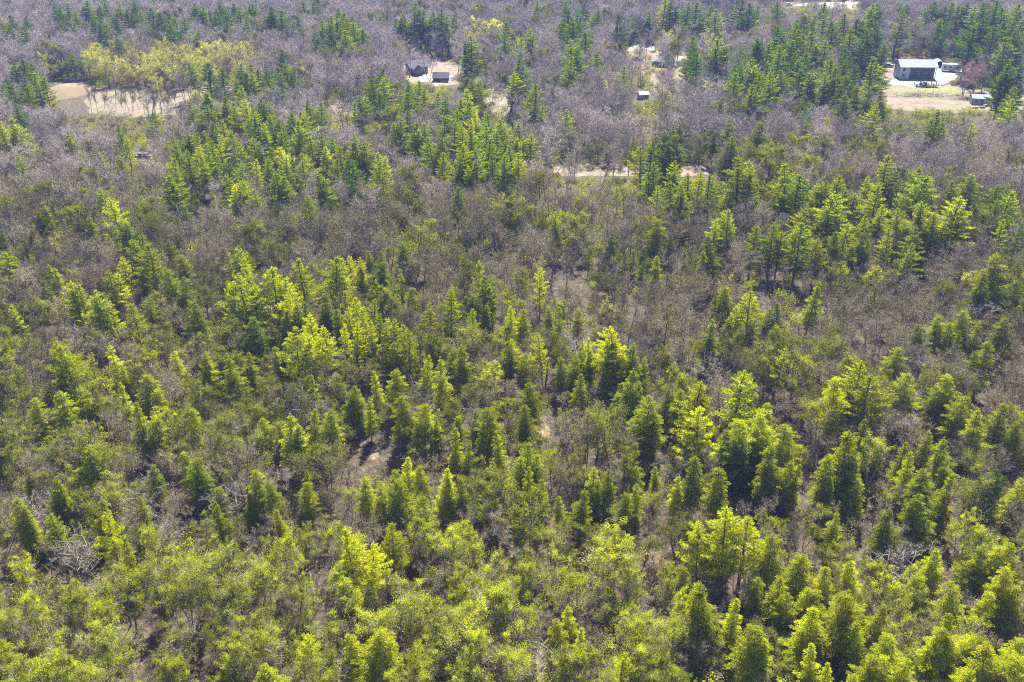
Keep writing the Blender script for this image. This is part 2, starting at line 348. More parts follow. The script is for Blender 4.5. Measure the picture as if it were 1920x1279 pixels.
# ---------------------------------------------------------------- trees read off the photograph
# per 640x320 tile: "x y width" of each crown top in tile coordinates times three
TILES = {
(0, 0): {'P': "60 350 90,130 340 90,200 360 90,30 420 90,110 430 100,180 420 90,240 420 90,140 480 90,60 480 80,210 460 80,20 470 80,290 330 90,350 350 90,430 310 100,480 330 90,520 370 90,390 350 80,20 90 70,80 90 70,140 90 70,60 130 70,150 150 70,120 180 70,310 20 80,380 10 80,340 60 70,420 50 70,500 10 80,540 30 80,480 30 70,600 10 70,660 20 80,700 50 80,760 20 70,800 60 70,730 80 70,540 90 90,560 130 80,520 100 80,640 80 70,620 120 60,660 110 70,860 50 80,900 70 80,940 70 80,990 80 90,1010 100 90,970 130 80,1100 20 80,1160 30 70,1200 40 80,1250 30 80,1260 60 80,1300 20 70,1340 30 70,1390 10 70,1430 20 60,1190 70 70,1510 40 90,1540 50 90,1570 60 90,1260 130 50,1380 120 60,1450 130 50,1100 170 60,1700 0 60,1760 10 60,1900 50 60,1820 100 90,1870 90 90,1900 110 90,1780 190 80,1850 140 90,650 210 60,420 140 40,310 160 40,930 380 100,1040 390 90,1160 350 90,1240 390 70,1080 350 70,1350 380 90,1400 370 90,1450 380 90,1500 360 80,1540 390 90,1590 280 80,1620 360 90,1660 380 80,1580 410 90,1420 430 90,1380 420 80,430 460 90,90 580 100,60 670 110,10 690 90,390 750 80,60 760 50,100 870 60,480 780 50,560 820 50,670 700 60,700 760 60,860 640 60,1010 560 80,1080 570 80,1130 530 90,1190 520 90,1250 550 90,1300 570 90,1160 580 90,1220 590 80,1290 610 80,960 590 70,1040 600 80,1350 490 80,1400 570 100,1460 560 90,1510 580 80,1420 620 100,1480 600 90,1590 650 90,1640 620 100,1690 640 90,1720 680 90,1600 700 90,1660 700 100,1570 720 90,1420 700 90,1490 690 90,1260 680 100,1200 700 90,1320 720 90,1240 740 90,1060 750 90,1020 770 80,1100 750 70,1000 830 90,1060 820 90,1120 800 90,1180 790 90,1240 820 90,1060 880 90,980 890 90,1140 870 90,1200 860 80,1420 780 100,1360 800 80,1480 790 90,1550 830 100,1620 830 90,1700 870 90,1640 880 80,1590 870 90,1420 880 80,1500 880 90,1790 570 90,1740 610 80,1700 570 70,1800 740 90,1880 760 90,1760 790 80,1840 820 90,1900 830 80,1800 860 60,1880 910 60,1330 910 80,1260 900 80,1540 640 100",
 'H': "300 840 35,670 870 70,1160 730 50,650 600 60,370 910 40",
 'Y': "280 270 100,240 290 70,640 290 70,790 345 100,60 330 80,900 270 100,960 260 110,1060 260 90,1030 290 80,1130 210 80,1220 200 80,1260 220 90,1300 210 100,1340 190 90,1240 250 90,1440 250 80,1490 250 90,1680 310 70,1720 340 80,900 320 90,860 340 90,1250 150 50,890 30 50,240 170 40,1610 200 40,1830 230 70,1380 230 80,1180 250 70,740 340 70,690 320 60,1540 270 70,1100 290 70,980 320 80"},
(640, 0): {'P': "30 110 90,70 130 90,110 160 80,20 160 90,60 80 80,0 60 80,300 100 60,370 70 80,440 50 90,410 80 80,520 60 80,560 60 80,600 90 70,640 80 60,480 100 80,330 110 60,250 60 30,410 10 60,750 10 40,170 70 30,210 80 40,930 130 80,930 180 90,730 210 90,700 240 80,1080 160 80,1010 210 60,1060 190 70,1290 50 110,1340 60 110,1250 110 90,1310 110 110,1370 20 70,1440 70 60,1410 80 50,1270 20 60,1370 180 90,1310 230 100,1330 270 90,1560 100 80,1610 120 90,1590 170 110,1570 210 110,1640 160 80,1720 70 90,1710 130 80,1740 110 60,1270 320 80,1290 360 70,1460 290 80,1580 390 60,1110 0 60,1810 0 80,1860 20 80,1890 30 80,950 340 100,960 400 80,740 430 80,790 450 60,210 400 90,180 450 90,240 440 100,150 520 90,210 520 100,110 560 80,70 580 60,340 490 90,390 450 80,440 450 90,370 510 100,460 500 80,540 520 80,590 560 80,710 520 100,720 580 90,660 560 80,1080 490 90,1110 580 60,1260 610 70,320 650 100,360 630 90,300 690 80,460 690 90,390 700 90,440 720 80,570 650 80,650 620 90,620 680 100,700 680 90,760 640 80,830 630 90,820 700 90,920 670 100,880 740 90,690 730 90,740 760 90,800 780 90,530 790 90,580 780 90,640 800 100,700 820 100,760 830 100,850 860 90,910 780 90,960 770 90,1020 710 110,1060 740 90,960 840 90,990 870 90,900 880 90,560 840 80,720 780 80,100 750 110,70 790 80,130 800 80,200 860 80,90 900 90,200 900 90,250 880 60,40 860 60,720 930 50,640 870 80,1500 810 90,1360 860 100,1230 920 70,1740 790 100,1700 830 80,1650 900 70,1780 910 90,1870 930 80",
 'H': "1190 510 60,1410 560 40,1510 580 50,1780 760 80,1810 730 80,1850 740 80,1890 760 80,1830 790 90,1900 700 60",
 'Y': "770 70 120,830 90 120,880 90 90,740 110 90,740 150 80,1010 90 50,1510 430 70,1500 200 60,980 190 80,1830 160 90,1810 150 80,1080 230 60",},
(1280, 0): {'P': "60 210 80,50 250 80,210 220 110,190 270 90,90 290 100,240 260 80,190 60 80,350 80 60,30 0 80,80 20 80,130 10 80,320 0 90,380 20 90,410 40 60,550 0 80,500 150 100,440 210 100,410 240 90,480 240 90,540 210 90,600 230 110,560 160 80,630 120 90,690 80 90,720 110 90,660 180 100,740 180 90,790 20 90,800 80 80,830 110 70,850 160 80,800 230 110,740 240 100,700 280 110,620 290 110,660 330 100,540 260 100,560 330 110,480 340 110,420 360 100,360 340 100,330 320 90,310 380 90,370 430 110,440 420 100,510 410 100,590 390 100,650 400 90,720 400 100,290 420 90,380 480 100,840 350 100,820 410 80,880 390 90,900 330 80,930 280 80,950 360 80,930 70 90,980 90 90,1010 110 80,1050 90 100,1090 110 90,1060 160 80,1130 160 80,1180 100 80,960 170 80,1030 190 80,1090 320 100,1070 20 80,1110 10 80,1260 30 60,1410 10 80,1460 20 80,1520 10 80,1560 40 80,1440 100 60,1430 130 60,1600 20 90,1650 40 100,1700 60 100,1640 110 100,1690 110 100,1740 70 110,1800 60 110,1860 50 110,1780 110 110,1840 120 110,1900 100 110,1750 150 100,1880 180 110,1630 160 100,1840 210 100,1890 10 90,1700 20 90,1760 10 90,1900 360 120,1860 370 110,1820 400 100,1680 400 70,1700 450 90,1760 440 100,1860 460 90,1430 600 110,1460 640 80,1090 590 90,720 600 70,820 650 50,1630 700 60,1880 540 80,340 890 150,620 910 110,1150 880 110,1310 920 110,60 930 80,400 900 90",
 'H': "930 440 110,980 470 100,890 470 90,1140 250 60,1540 440 110,1500 540 80,1050 500 100,1140 570 80,1130 500 90,910 540 100,690 530 60,200 540 80,545 630 40,1220 690 70,230 680 130,410 670 100,160 740 100,280 770 90,1130 740 60,720 430 100",
 'Y': "640 740 70,60 380 60,140 430 60,150 160 80", 'L': "750 830 80,640 720 80,500 760 90,30 860 90", 'R': "1640 310 110,1620 340 100,830 560 60,1680 330 90"},
(0, 320): {'P': "570 110 80,640 150 120,950 30 120,990 80 80,1000 0 80,780 150 60,1740 130 110,1300 20 100,1380 20 120,1290 80 100,1340 90 90,1450 90 80,1560 10 120,1600 40 80,1830 10 100,1800 20 90,720 270 110,760 330 120,800 380 120,840 420 120,700 300 90,690 470 90,30 440 110,60 470 80,610 560 120,640 600 90,1280 470 70,1340 440 100,1410 420 80,1380 500 80,400 630 110,440 640 100,510 670 110,550 700 90,630 700 80,80 740 80,750 760 110,1270 620 70,1360 600 160,1300 650 100,1420 640 100,1540 560 150,1600 600 110,1640 660 100,1700 490 120,1850 480 150,1900 500 90,1640 730 90,1720 740 90,1740 800 100,1830 840 110,1640 900 130,1740 910 100,310 940 50,620 300 50",
 'H': "100 90 50,440 100 100,480 90 80,260 180 110,780 30 70,840 150 70,1100 110 60,1190 120 70,1030 180 80,1570 100 70,1670 0 90,1230 250 60,490 270 80,520 290 60,10 330 90,270 520 60,310 560 80,240 610 80,1040 470 110,940 400 80,800 560 100,970 550 120,1020 620 100,820 730 100,1100 740 130,1820 690 120,1440 810 130,1580 790 100,1660 760 110,1900 790 100,1520 860 80,210 240 60,290 260 70",
 'Y': "310 310 100,640 60 50"},
(640, 320): {'P': "650 90 110,1220 0 80,1550 90 50,1750 0 100,1790 90 80,1850 0 100,1880 70 110,1900 100 100,40 470 80,110 480 80,770 500 70,1120 550 80,800 580 140,850 640 90,610 660 120,720 770 70,30 680 120,80 720 100,150 740 90,30 770 100,100 790 100,190 790 100,240 820 90,290 840 80,160 850 100,60 850 110,350 870 100,370 900 120,10 860 100,1560 870 180,1500 900 100,950 930 90,1140 910 110,1400 940 90,960 760 80,490 740 80",
 'H': "40 110 80,450 200 40,1220 280 110,1220 330 80,1510 360 110,1770 280 120,1860 350 80,1700 430 60,1780 460 100,1600 450 80,1650 450 70,1690 500 70,330 340 60,350 400 100,210 340 50,150 440 80,220 440 90,230 520 130,180 600 90,270 620 80,520 410 50,120 550 90,880 420 30,380 640 90,810 740 100,1030 780 120,1170 780 70,1240 780 100,1330 780 90,340 560 60",
 'Y': "900 100 60,1540 190 70,640 590 70,1500 690 60", 'L': "1210 690 80,1270 690 80,300 80 70,1080 150 90,1600 30 90"},
(1280, 320): {'P': "30 20 100,90 10 90,150 30 90,10 90 90,370 20 130,400 60 90,230 110 80,640 10 150,700 40 100,750 40 100,870 20 110,820 60 100,930 90 110,970 120 90,1090 90 110,830 150 150,800 200 120,1160 0 110,1310 20 190,1380 60 100,1520 50 100,1760 80 120,1830 110 120,1780 180 100,1880 110 80,1820 60 60,1030 30 70,1370 200 150,1440 230 120,1340 240 110,1530 150 180,1560 220 120,1340 330 110,680 190 100,270 230 110,190 260 100,240 210 80,410 300 110,520 290 110,560 320 90,670 300 130,770 370 80,920 300 110,1250 410 90,1210 210 70,1180 310 80,1030 270 60,1120 200 70,390 680 120,330 740 90,1900 300 80,1810 290 70,880 160 120",
 'H': "1610 20 160,1640 60 120,1670 80 80,160 370 130,130 440 110,870 340 110,1000 340 110,1020 380 80,960 420 90,1780 480 170,1720 560 150,1890 610 130,1850 640 100,240 660 120,180 700 90,550 740 130,480 790 90,740 620 140,160 860 120,270 820 100,400 880 80,1370 860 110,1450 830 100,1520 850 110,1600 800 120,1660 850 120,1560 900 100,1800 830 120",
 'Y': "1620 540 90,270 530 120,1310 150 60", 'L': "540 90 90,1100 520 80,500 60 80,930 500 90"},
(0, 640): {'P': "310 10 120,370 50 120,630 20 90,690 130 90,1150 40 110,430 240 110,500 260 110,550 280 90,680 240 80,820 210 140,880 260 110,330 290 130,180 320 100,780 360 120,1090 380 100,1740 370 120,1850 380 120,1480 410 80,520 600 140,1080 630 100,1110 680 110,850 680 90,1450 720 110,1520 770 90,1700 720 80,1720 800 80,90 910 120,130 910 100,1560 930 80,1230 920 90,800 900 80,130 700 60,1600 20 80,1750 200 80",
 'H': "320 160 90,980 70 90,1290 80 130,1390 60 90,1560 30 90,840 400 110,1620 410 150,1670 470 120,280 780 120,320 810 100,540 880 120,1150 110 90",
 'Y': "480 30 70", 'L': "900 340 120,1660 170 110,560 560 120,620 250 90,400 820 120,1010 330 110"},
(640, 640): {'P': "460 80 90,560 110 110,960 10 150,1020 60 100,1070 210 140,1040 360 100,1310 80 100,1400 60 90,1540 10 150,1640 0 150,1690 80 90,1500 160 90,1240 90 90,1340 180 110,1620 150 190,1560 220 100,1680 230 110,1490 20 90,1740 300 180,1690 350 120,1830 260 100,1890 290 120,1780 380 110,90 230 130,40 280 110,150 320 100,640 420 100,820 340 170,760 380 110,890 520 130,1040 570 150,1010 640 130,1090 640 120,1030 710 130,1130 760 110,360 650 150,450 690 110,300 720 130,560 720 150,620 760 130,680 800 120,330 780 150,230 800 110,120 760 120,450 880 150,1430 710 110,1510 730 110,1660 710 90,1650 780 110,1600 850 120,1890 740 110",
 'H': "300 10 100,400 10 80,680 10 170,620 30 110,1350 20 110,340 310 140,480 370 140,540 440 90,430 440 100,630 510 120,700 560 90,1340 830 150,1420 780 100,190 180 110,300 170 110,450 190 90",
 'L': "1360 550 110,1190 550 100,850 100 120,1100 470 90"},
(1280, 640): {'P': "60 230 160,130 280 110,100 370 140,320 200 170,550 30 90,990 100 170,1040 200 150,900 220 120,1560 290 140,1800 370 130,470 340 100,480 400 150,330 430 160,440 480 140,580 480 170,330 530 130,500 590 160,600 640 150,630 700 120,260 500 110,1010 450 140,940 550 180,830 640 150,980 640 130,1010 790 90,820 780 90,1250 580 100,1480 560 130,230 720 150,1380 880 150,1310 880 120,1160 920 160,280 920 100,870 950 90",
 'H': "1280 200 130,1500 190 130,1440 260 100,1690 410 140,1880 470 100,1380 720 160,1340 760 120,1500 760 130,70 660 130,1720 10 140,1650 50 120,1190 20 120",
 'L': "1700 720 160,700 60 130,1100 500 140,800 300 130,1900 330 120"},
(0, 960): {'P': "590 20 120,820 50 110,930 150 90,1090 220 110,1010 320 120,640 280 130,550 360 120,680 350 110,100 180 100,370 350 130,440 400 120,150 400 100,1150 330 110,1490 290 120,1660 110 110,1880 50 100,1880 280 150,1700 370 80,300 700 230,60 800 180,140 830 150,380 780 140,450 900 110,990 760 150,930 800 120,1330 600 160,1270 700 110,1700 700 150,1750 920 150,1850 800 130,740 900 130,1500 590 90,1220 640 100",
 'H': "1530 800 160,1480 870 130,880 400 80,20 750 120,700 180 110", 'L': "540 580 130,610 620 120,440 480 130,850 250 130,1400 430 120,40 520 120"},
(640, 960): {'P': "50 120 140,160 190 110,270 80 120,320 110 100,430 0 160,580 70 170,690 0 150,740 70 120,1090 20 120,1560 0 190,1530 100 180,1240 160 150,1350 320 150,970 340 250,900 400 150,1050 400 150,720 350 130,690 260 110,760 470 200,640 520 160,510 560 170,560 480 120,380 400 150,490 660 160,780 650 200,880 680 180,980 750 150,620 760 150,360 790 190,300 850 140,440 780 120,1650 490 160,1580 580 180,1700 560 150,1740 700 180,1700 760 150,1800 780 160,1620 930 100,1830 250 120,1640 290 150,1620 260 110,1880 400 120,1840 560 150,1900 540 120",
 'H': "200 620 250,100 660 160,1290 530 130,1230 620 140,1340 640 120,250 700 160", 'L': "1380 700 200,1260 800 200,1310 760 150,300 320 230,200 400 170,900 200 150"},
(1280, 960): {'P': "270 0 200,370 30 170,120 40 130,500 110 130,650 220 180,560 340 150,840 330 150,700 430 170,760 460 150,620 480 130,130 430 200,60 380 120,30 320 110,300 480 150,430 340 110,420 650 180,480 720 160,390 760 130,740 560 190,690 640 150,800 620 130,960 260 130,1000 490 200,930 520 130,1070 520 160,1450 230 150,1400 260 110,1540 420 150,1500 560 220,1440 620 180,1580 650 140,1880 170 170,1840 300 170,1720 430 110,1900 420 140,1690 710 170,1730 790 230,1830 810 200,1650 900 160,1780 870 150,1010 660 160,1160 690 150,1080 800 180,980 900 200,1140 840 140,880 950 120,1900 700 130,1890 800 150,1370 950 130,200 940 130",
 'H': "250 60 160,770 780 170,820 830 140,1690 180 180,1780 190 170,1280 800 150,180 120 120", 'L': "1300 250 150,1200 350 150,1650 520 150,850 180 140,1300 560 150"},
}
# bleached dead trees: photo pixel of the top, width
DEAD = "960 1135 70,1405 1035 60,1392 1060 40,1700 1010 60,1712 985 40,1325 385 40,1590 395 30,1830 545 50,1818 560 45,1100 610 40,430 900 50,150 985 50,480 1180 45,585 1230 45,270 890 45,1410 590 26,545 715 40,1715 700 35,1340 655 35,760 1120 45,1070 1190 50,1640 780 35,60 905 35,1885 880 35,130 1020 45,380 850 40"
# what the woods between them are, 80 px cells: m mauve bare, b brown bare, g grey green, o olive, y yellow
MAP = ["mmmmmmmmmmmmmmmmmmmmmmmm", "mmyyyymmmmmmmmmmmmmmmmmm", "mmmmmmmmmmmmmmmmmmmmmmmm", "mmmmgmmmmmmmmmmmgggmgmmm",
       "ggmmmmmmmgmgggmggmmgggmm", "gbbbbmmmmggbbbgggmmggbmm", "gbbgggbbgggggggbbbbbmmgg", "gggggggggggggggbggggbbgb",
       "gggbggggggggggggbbbggggb", "ggbgggggoggggbggggggggbg", "gogbggggoggggggggggogggg", "ogobggogoogogooggggooggg",
       "gbgbogooogggogggbgoogggg", "bgooggoooobgooogooooogob", "ogobgboogoobgoogoooooogo", "ogobobooooogooggoooooooo"]
# clear ground, photo rectangles nothing random may stand in front of: x0 y0 x1 y1 keep-probability
CLEAR = [(95, 150, 165, 182, 0), (165, 166, 340, 218, .05), (340, 150, 440, 175, .2), (560, 165, 580, 210, .3), (615, 192, 700, 215, .15), (762, 108, 850, 160, .02), (850, 118, 900, 160, .3), (870, 168, 960, 212, .2),
         (1172, 84, 1285, 136, .16), (1225, 140, 1275, 172, .2), (1190, 172, 1225, 190, 0), (1570, 146, 1680, 160, 0), (1660, 108, 1805, 203, 0), (1630, 110, 1690, 150, .1),
         (1800, 125, 1830, 150, .2), (1820, 168, 1860, 205, 0), (1855, 165, 1920, 205, .15), (1040, 309, 1350, 330, .04), (1460, 0, 1500, 14, 0), (1505, 0, 1560, 9, .1), (1560, 0, 1610, 16, .1),
         (250, 284, 285, 298, 0), (1318, 38, 1370, 75, .3), (1280, 70, 1310, 110, .3), (1010, 775, 1035, 825, 0), (690, 830, 722, 868, 0), (1422, 515, 1438, 545, .2), (1465, 535, 1485, 550, .2), (1000, 480, 1110, 540, .4),
         (940, 1020, 965, 1070, .3), (1215, 1020, 1245, 1060, .3), (1004, 1200, 1028, 1279, .1), (255, 1180, 285, 1240, .2), (1640, 1000, 1660, 1030, .3), (1400, 745, 1420, 785, .1), (1470, 910, 1500, 945, 0)]

trees = []      # kind, x, y, height, width factor, tint, variant
def add_tree(k, x, y, h, wd=None, tint=None, tilt=(0, 0)):
    trees.append(dict(k=k, x=x, y=y, h=h, w=wd or 1, tint=tint, v=R.randrange(len(PROTO[k])), rz=R.uniform(0, 6.28), tilt=tilt))
def wm(k, px, py, wpx):
    h = 12.0
    for _ in range(4):
        p = ground(px, py, h); s = F / proj(*p)[2]; wmt = wpx / s
        h = {'P': 1.25 * wmt + 7.2, 'H': 1.75 * wmt + 3.2, 'Y': .8 * wmt + 6.5, 'L': 1.0 * wmt + 5, 'R': 1.0 * wmt + 4, 'D': 1.0 * wmt + 5.5}[k]
        h = min(h, {'P': 19, 'H': 15, 'Y': 14, 'L': 14, 'R': 12, 'D': 12}[k]); h = max(h, 4.5)
    return p, h, wmt
OPEN = [(98, 150, 170, 178), (1683, 112, 1755, 152), (1752, 112, 1805, 160), (1690, 152, 1800, 195), (1820, 174, 1860, 200), (764, 106, 804, 140), (808, 128, 848, 156), (1226, 104, 1264, 130), (1176, 82, 1215, 96), (172, 168, 335, 210), (1050, 313, 1185, 322), (1290, 312, 1345, 322)]
for (tx, ty), kinds in TILES.items():
    up = {0: 1.24, 320: .95, 640: 1.0, 960: 1.05}[ty] * R.uniform(.85, 1.15)
    for k, s in kinds.items():
        for e in s.split(','):
            x, y, wz = map(float, e.split())
            px, py = tx + x / 3, ty + y / 3
            if k == 'P' and ty > 500 and wz < (125 if ty == 640 else 155) and R.random() < (.18 if ty == 640 else .34): k = 'L'
            p, h, wmt = wm(k, px, py, wz / 3 * up * (1.5 if k == 'L' else 1))
            if k == 'P' and ty > 100: wmt *= 1.28 if wz < 125 else 1.42; h = min(h, .8 * wmt + 8)
            base = PROTO[k][0]; f = (wmt / base[3]) / (h / base[2]); f = min(max(f, .75), 1.5)
            hue = min(1, max(.03, (.08 + .38 * py / 320 if ty == 0 else .46 + .18 * (py - 320) / 320 if ty == 320 else .66 if ty == 640 else .85) + R.gauss(0, .14)))  # far crowns get a deeper, less yellow green: distance haze put into the tint
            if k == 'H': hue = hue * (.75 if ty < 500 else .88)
            if k == 'Y': hue = R.uniform(.2, 1) if ty == 0 else R.uniform(.1, .6)
            if k == 'P' and ty > 500 and R.random() < .14: k = 'H'; f = min(f, 1.0); h = min(h, 12.5)
            bad = False
            for x0, y0, x1, y1 in OPEN:
                hw = wmt * F / proj(*p)[2] * .38; bs = proj(p[0], p[1], 0)[1]
                if x0 - hw < px < x1 + hw and py < y1 and bs > y0 and k != 'R':
                    if py > y0 - 8: bad = True; break
                    g = ground(px, y0 - 2); d_ = proj(g[0], g[1], 0); sc = F / d_[2]; h2 = (y0 - 2 - py) / sc * 1.02
                    if h2 < 4.5: bad = True; break
                    p, f, h = g, f * h / h2 * (.8 if h2 < h else 1), h2
            if bad: continue
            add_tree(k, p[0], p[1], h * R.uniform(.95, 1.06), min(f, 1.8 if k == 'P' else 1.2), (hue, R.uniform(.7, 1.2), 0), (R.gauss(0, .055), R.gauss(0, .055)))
for e in DEAD.split(','):
    x, y, wz = map(float, e.split()); p, h, wmt = wm('D', x, y, wz * .8)
    add_tree('D', p[0], p[1], h, 1.1, (R.random(), R.uniform(.8, 1.1), 0), (R.uniform(-.5, .5), R.uniform(-.35, .2)))
# the woods between
conif = np.array([(t['x'], t['y'], t['w'] * t['h'] * .16) for t in trees]); conh = np.array([t['h'] for t in trees])
def in_clear(x, y, h):
    a = proj(x, y, 0); b = proj(x, y, h); s = F / a[2]; pr = 1
    for x0, y0, x1, y1, p in CLEAR:
        m = 1.6 * s
        if x0 - m < a[0] < x1 + m and b[1] < y1 and a[1] > y0: pr = min(pr, p)
    return R.random() >= pr
GS = 3.45
for iy in range(int(12 / GS), int(640 / GS)):
    for ix in range(-120, 121):
        x = (ix + R.uniform(-.48, .48)) * GS; y = (iy + R.uniform(-.48, .48)) * GS
        a = proj(x, y, 0); b = proj(x, y, 13)
        if not (-160 < b[0] < 2080 and a[1] > -60 and b[1] < 1420): continue
        c = MAP[min(15, max(0, int((b[1] + 20) // 80)))][min(23, max(0, int(b[0] // 80)))]
        d2 = np.hypot(conif[:, 0] - x, conif[:, 1] - y); near = (d2 < .8 + conif[:, 2]).any()
        u = R.random()
        if near and R.random() < .86: continue
        if c in 'mb': k = 'L' if u < .08 else 'B'
        elif c == 'g': k = 'L' if u < (.46 if b[1] > 560 else .30) else ('H' if u < .50 and b[1] > 560 else 'B')
        elif c == 'o': k = 'L' if u < .60 else ('H' if u < .63 else 'P' if u < .68 else 'B')
        else: k = 'Y' if u < .45 else 'B'
        h = R.uniform(7.2, 14.5) if k in 'BLY' else R.uniform(5, 9)
        if c == 'm' and b[1] < 260: h *= 1.08
        elif b[1] > 400 and k in 'BLY': h *= .84 if b[1] < 650 else .86
        cl = (np.abs(conif[:, 0] - x) < 3.2) & (conif[:, 1] - y > -1) & (conif[:, 1] - y < 7)
        if cl.any() and k in 'BLY': h = min(h, max(5.5, conh[cl].min() * .8))
        if in_clear(x, y, h): continue
        row = max(0, min(1, b[1] / 1279))
        if k == 'B':
            hue = min(1, max(0, .95 - 1.9 * max(0, row - .12) / .5 + R.gauss(0, .22))) if c == 'm' else min(1, max(0, .15 + R.gauss(0, .2))); br = R.uniform(.6, 1.3) * (1.3 if row < .25 else 1.0)
        elif k == 'L': hue = min(1, max(0, .05 + .7 * row + R.gauss(0, .2))); br = R.uniform(.6, 1.15) * (.75 + .25 * row)
        else: hue = min(1, max(0, .2 + .45 * row + R.gauss(0, .15))); br = R.uniform(.8, 1.15)
        lean = (R.gauss(0, .05), R.gauss(0, .05))
        if b[0] < 620 and b[1] > 800 and R.random() < .35: lean = (R.uniform(-.2, .1), R.uniform(-.45, -.1))
        add_tree(k, x, y, h, R.uniform(.85, 1.2), (hue, br, 0), lean)
# bare trunks standing along the pale field
for i in range(15):
    p = ground(175 + i * 11 + R.uniform(-4, 4), R.uniform(203, 222)); add_tree('B', p[0], p[1], R.uniform(9, 12), .6, (.3, .55, 0), (0, R.uniform(-.2, 0)))

# ---------------------------------------------------------------- objects for the trees that show largest, one woods object per kind for the rest
LIMIT = 285
for t in trees:
    a = proj(t['x'], t['y'], 0); b = proj(t['x'], t['y'], t['h'])
    t['b'] = b; t['size'] = (t['h'] / b[2])
    t['inframe'] = 8 < b[0] < 1912 and 3 < b[1] < 1262
def tint_word(k, t):
    q = t['tint'][0]; b = t['tint'][1]
    if k == 'P': return 'yellow-green' if q > .72 else 'bright green' if q > .5 else 'mid-green' if q > .3 else 'blue-green'
    if k == 'H': return 'olive' if q > .55 else 'deep green' if q > .3 else 'dark green'
    if k == 'B': return ('pale mauve' if b > 1 else 'dusky mauve') if q > .6 else ('light brown' if b > 1 else 'grey-brown')
    if k == 'L': return 'lime-flushed' if q > .6 else 'olive-flushed' if q > .35 else 'grey-green'
    if k == 'Y': return 'bright yellow' if q > .5 else 'pale yellow'
    return {'R': 'dusky pink', 'D': 'bleached white'}[k]
WORD = {'P': 'white pine', 'H': 'hemlock', 'B': 'leafless tree', 'L': 'tree in young leaf', 'Y': 'flushing tree', 'R': 'budding maple', 'D': 'dead tree'}
GROUP = {'P': 'white pines standing through the woods', 'H': 'hemlocks standing through the woods', 'B': 'leafless broadleaf trees', 'L': 'broadleaf trees in young leaf',
         'Y': 'yellow flushing trees', 'R': 'red budding maples', 'D': 'bleached dead trees among the living'}
CAT = {'P': 'pine tree', 'H': 'hemlock tree', 'B': 'bare tree', 'L': 'leafing tree', 'Y': 'yellow tree', 'R': 'budding tree', 'D': 'dead tree'}
seen_labels = set()
ONES = 'zero one two three four five six seven eight nine ten eleven twelve thirteen fourteen fifteen sixteen seventeen eighteen nineteen'.split()
TENS = 'x x twenty thirty forty fifty sixty seventy eighty ninety'.split()
def num(n):
    n = int(n); return ONES[n] if n < 20 else TENS[n // 10] + ('-' + ONES[n % 10] if n % 10 else '')
rest = {k: [] for k in PROTO}
for k in PROTO:
    lst = sorted((t for t in trees if t['k'] == k), key=lambda t: -t['size'])
    chosen = 0; src = {}
    for t in lst:
        if not t['inframe'] or chosen >= LIMIT: rest[k].append(t); continue
        px, py = t['b'][0] / 19.2, t['b'][1] / 12.79
        tilt = abs(t['tilt'][0]) + abs(t['tilt'][1]) > .25
        sz = 'tall' if t['h'] > {'P': 14, 'H': 10.5}.get(k, 12) else 'small' if t['h'] < {'P': 10.5, 'H': 7.5}.get(k, 9.5) else 'middling'
        shp = 'leaning' if tilt else ('broad' if t['w'] > 1.1 else 'slim' if t['w'] < .9 else 'upright')
        lab = f"{sz} {shp} {tint_word(k, t)} {WORD[k]}, top {num(px)} percent across, {num(py)} down"
        if lab in seen_labels: lab = lab.replace(' percent', '-and-a-half percent')
        if lab in seen_labels: rest[k].append(t); continue
        seen_labels.add(lab); chosen += 1
        tm, cm, H0, W0 = PROTO[k][t['v']]
        if t['v'] not in src:
            e = bpy.data.objects.new(NAME[k], None); e.empty_display_size = .5
            a = bpy.data.objects.new('trunk', tm); c = bpy.data.objects.new('crown', cm); src[t['v']] = (e, a, c)
        else:
            e0, a0, c0 = src[t['v']]; e, a, c = e0.copy(), a0.copy(), c0.copy()
        for o in (e, a, c): COL.objects.link(o)
        a.parent = e; c.parent = e
        s = t['h'] / H0; e.location = (t['x'], t['y'], 0); e.rotation_euler = (t['tilt'][0], t['tilt'][1], t['rz']); e.scale = (s * t['w'], s * t['w'], s)
        e['label'] = lab; e['category'] = CAT[k]; e['group'] = GROUP[k]
        for o in (a, c): o['tint'] = [float(q) for q in t['tint']]

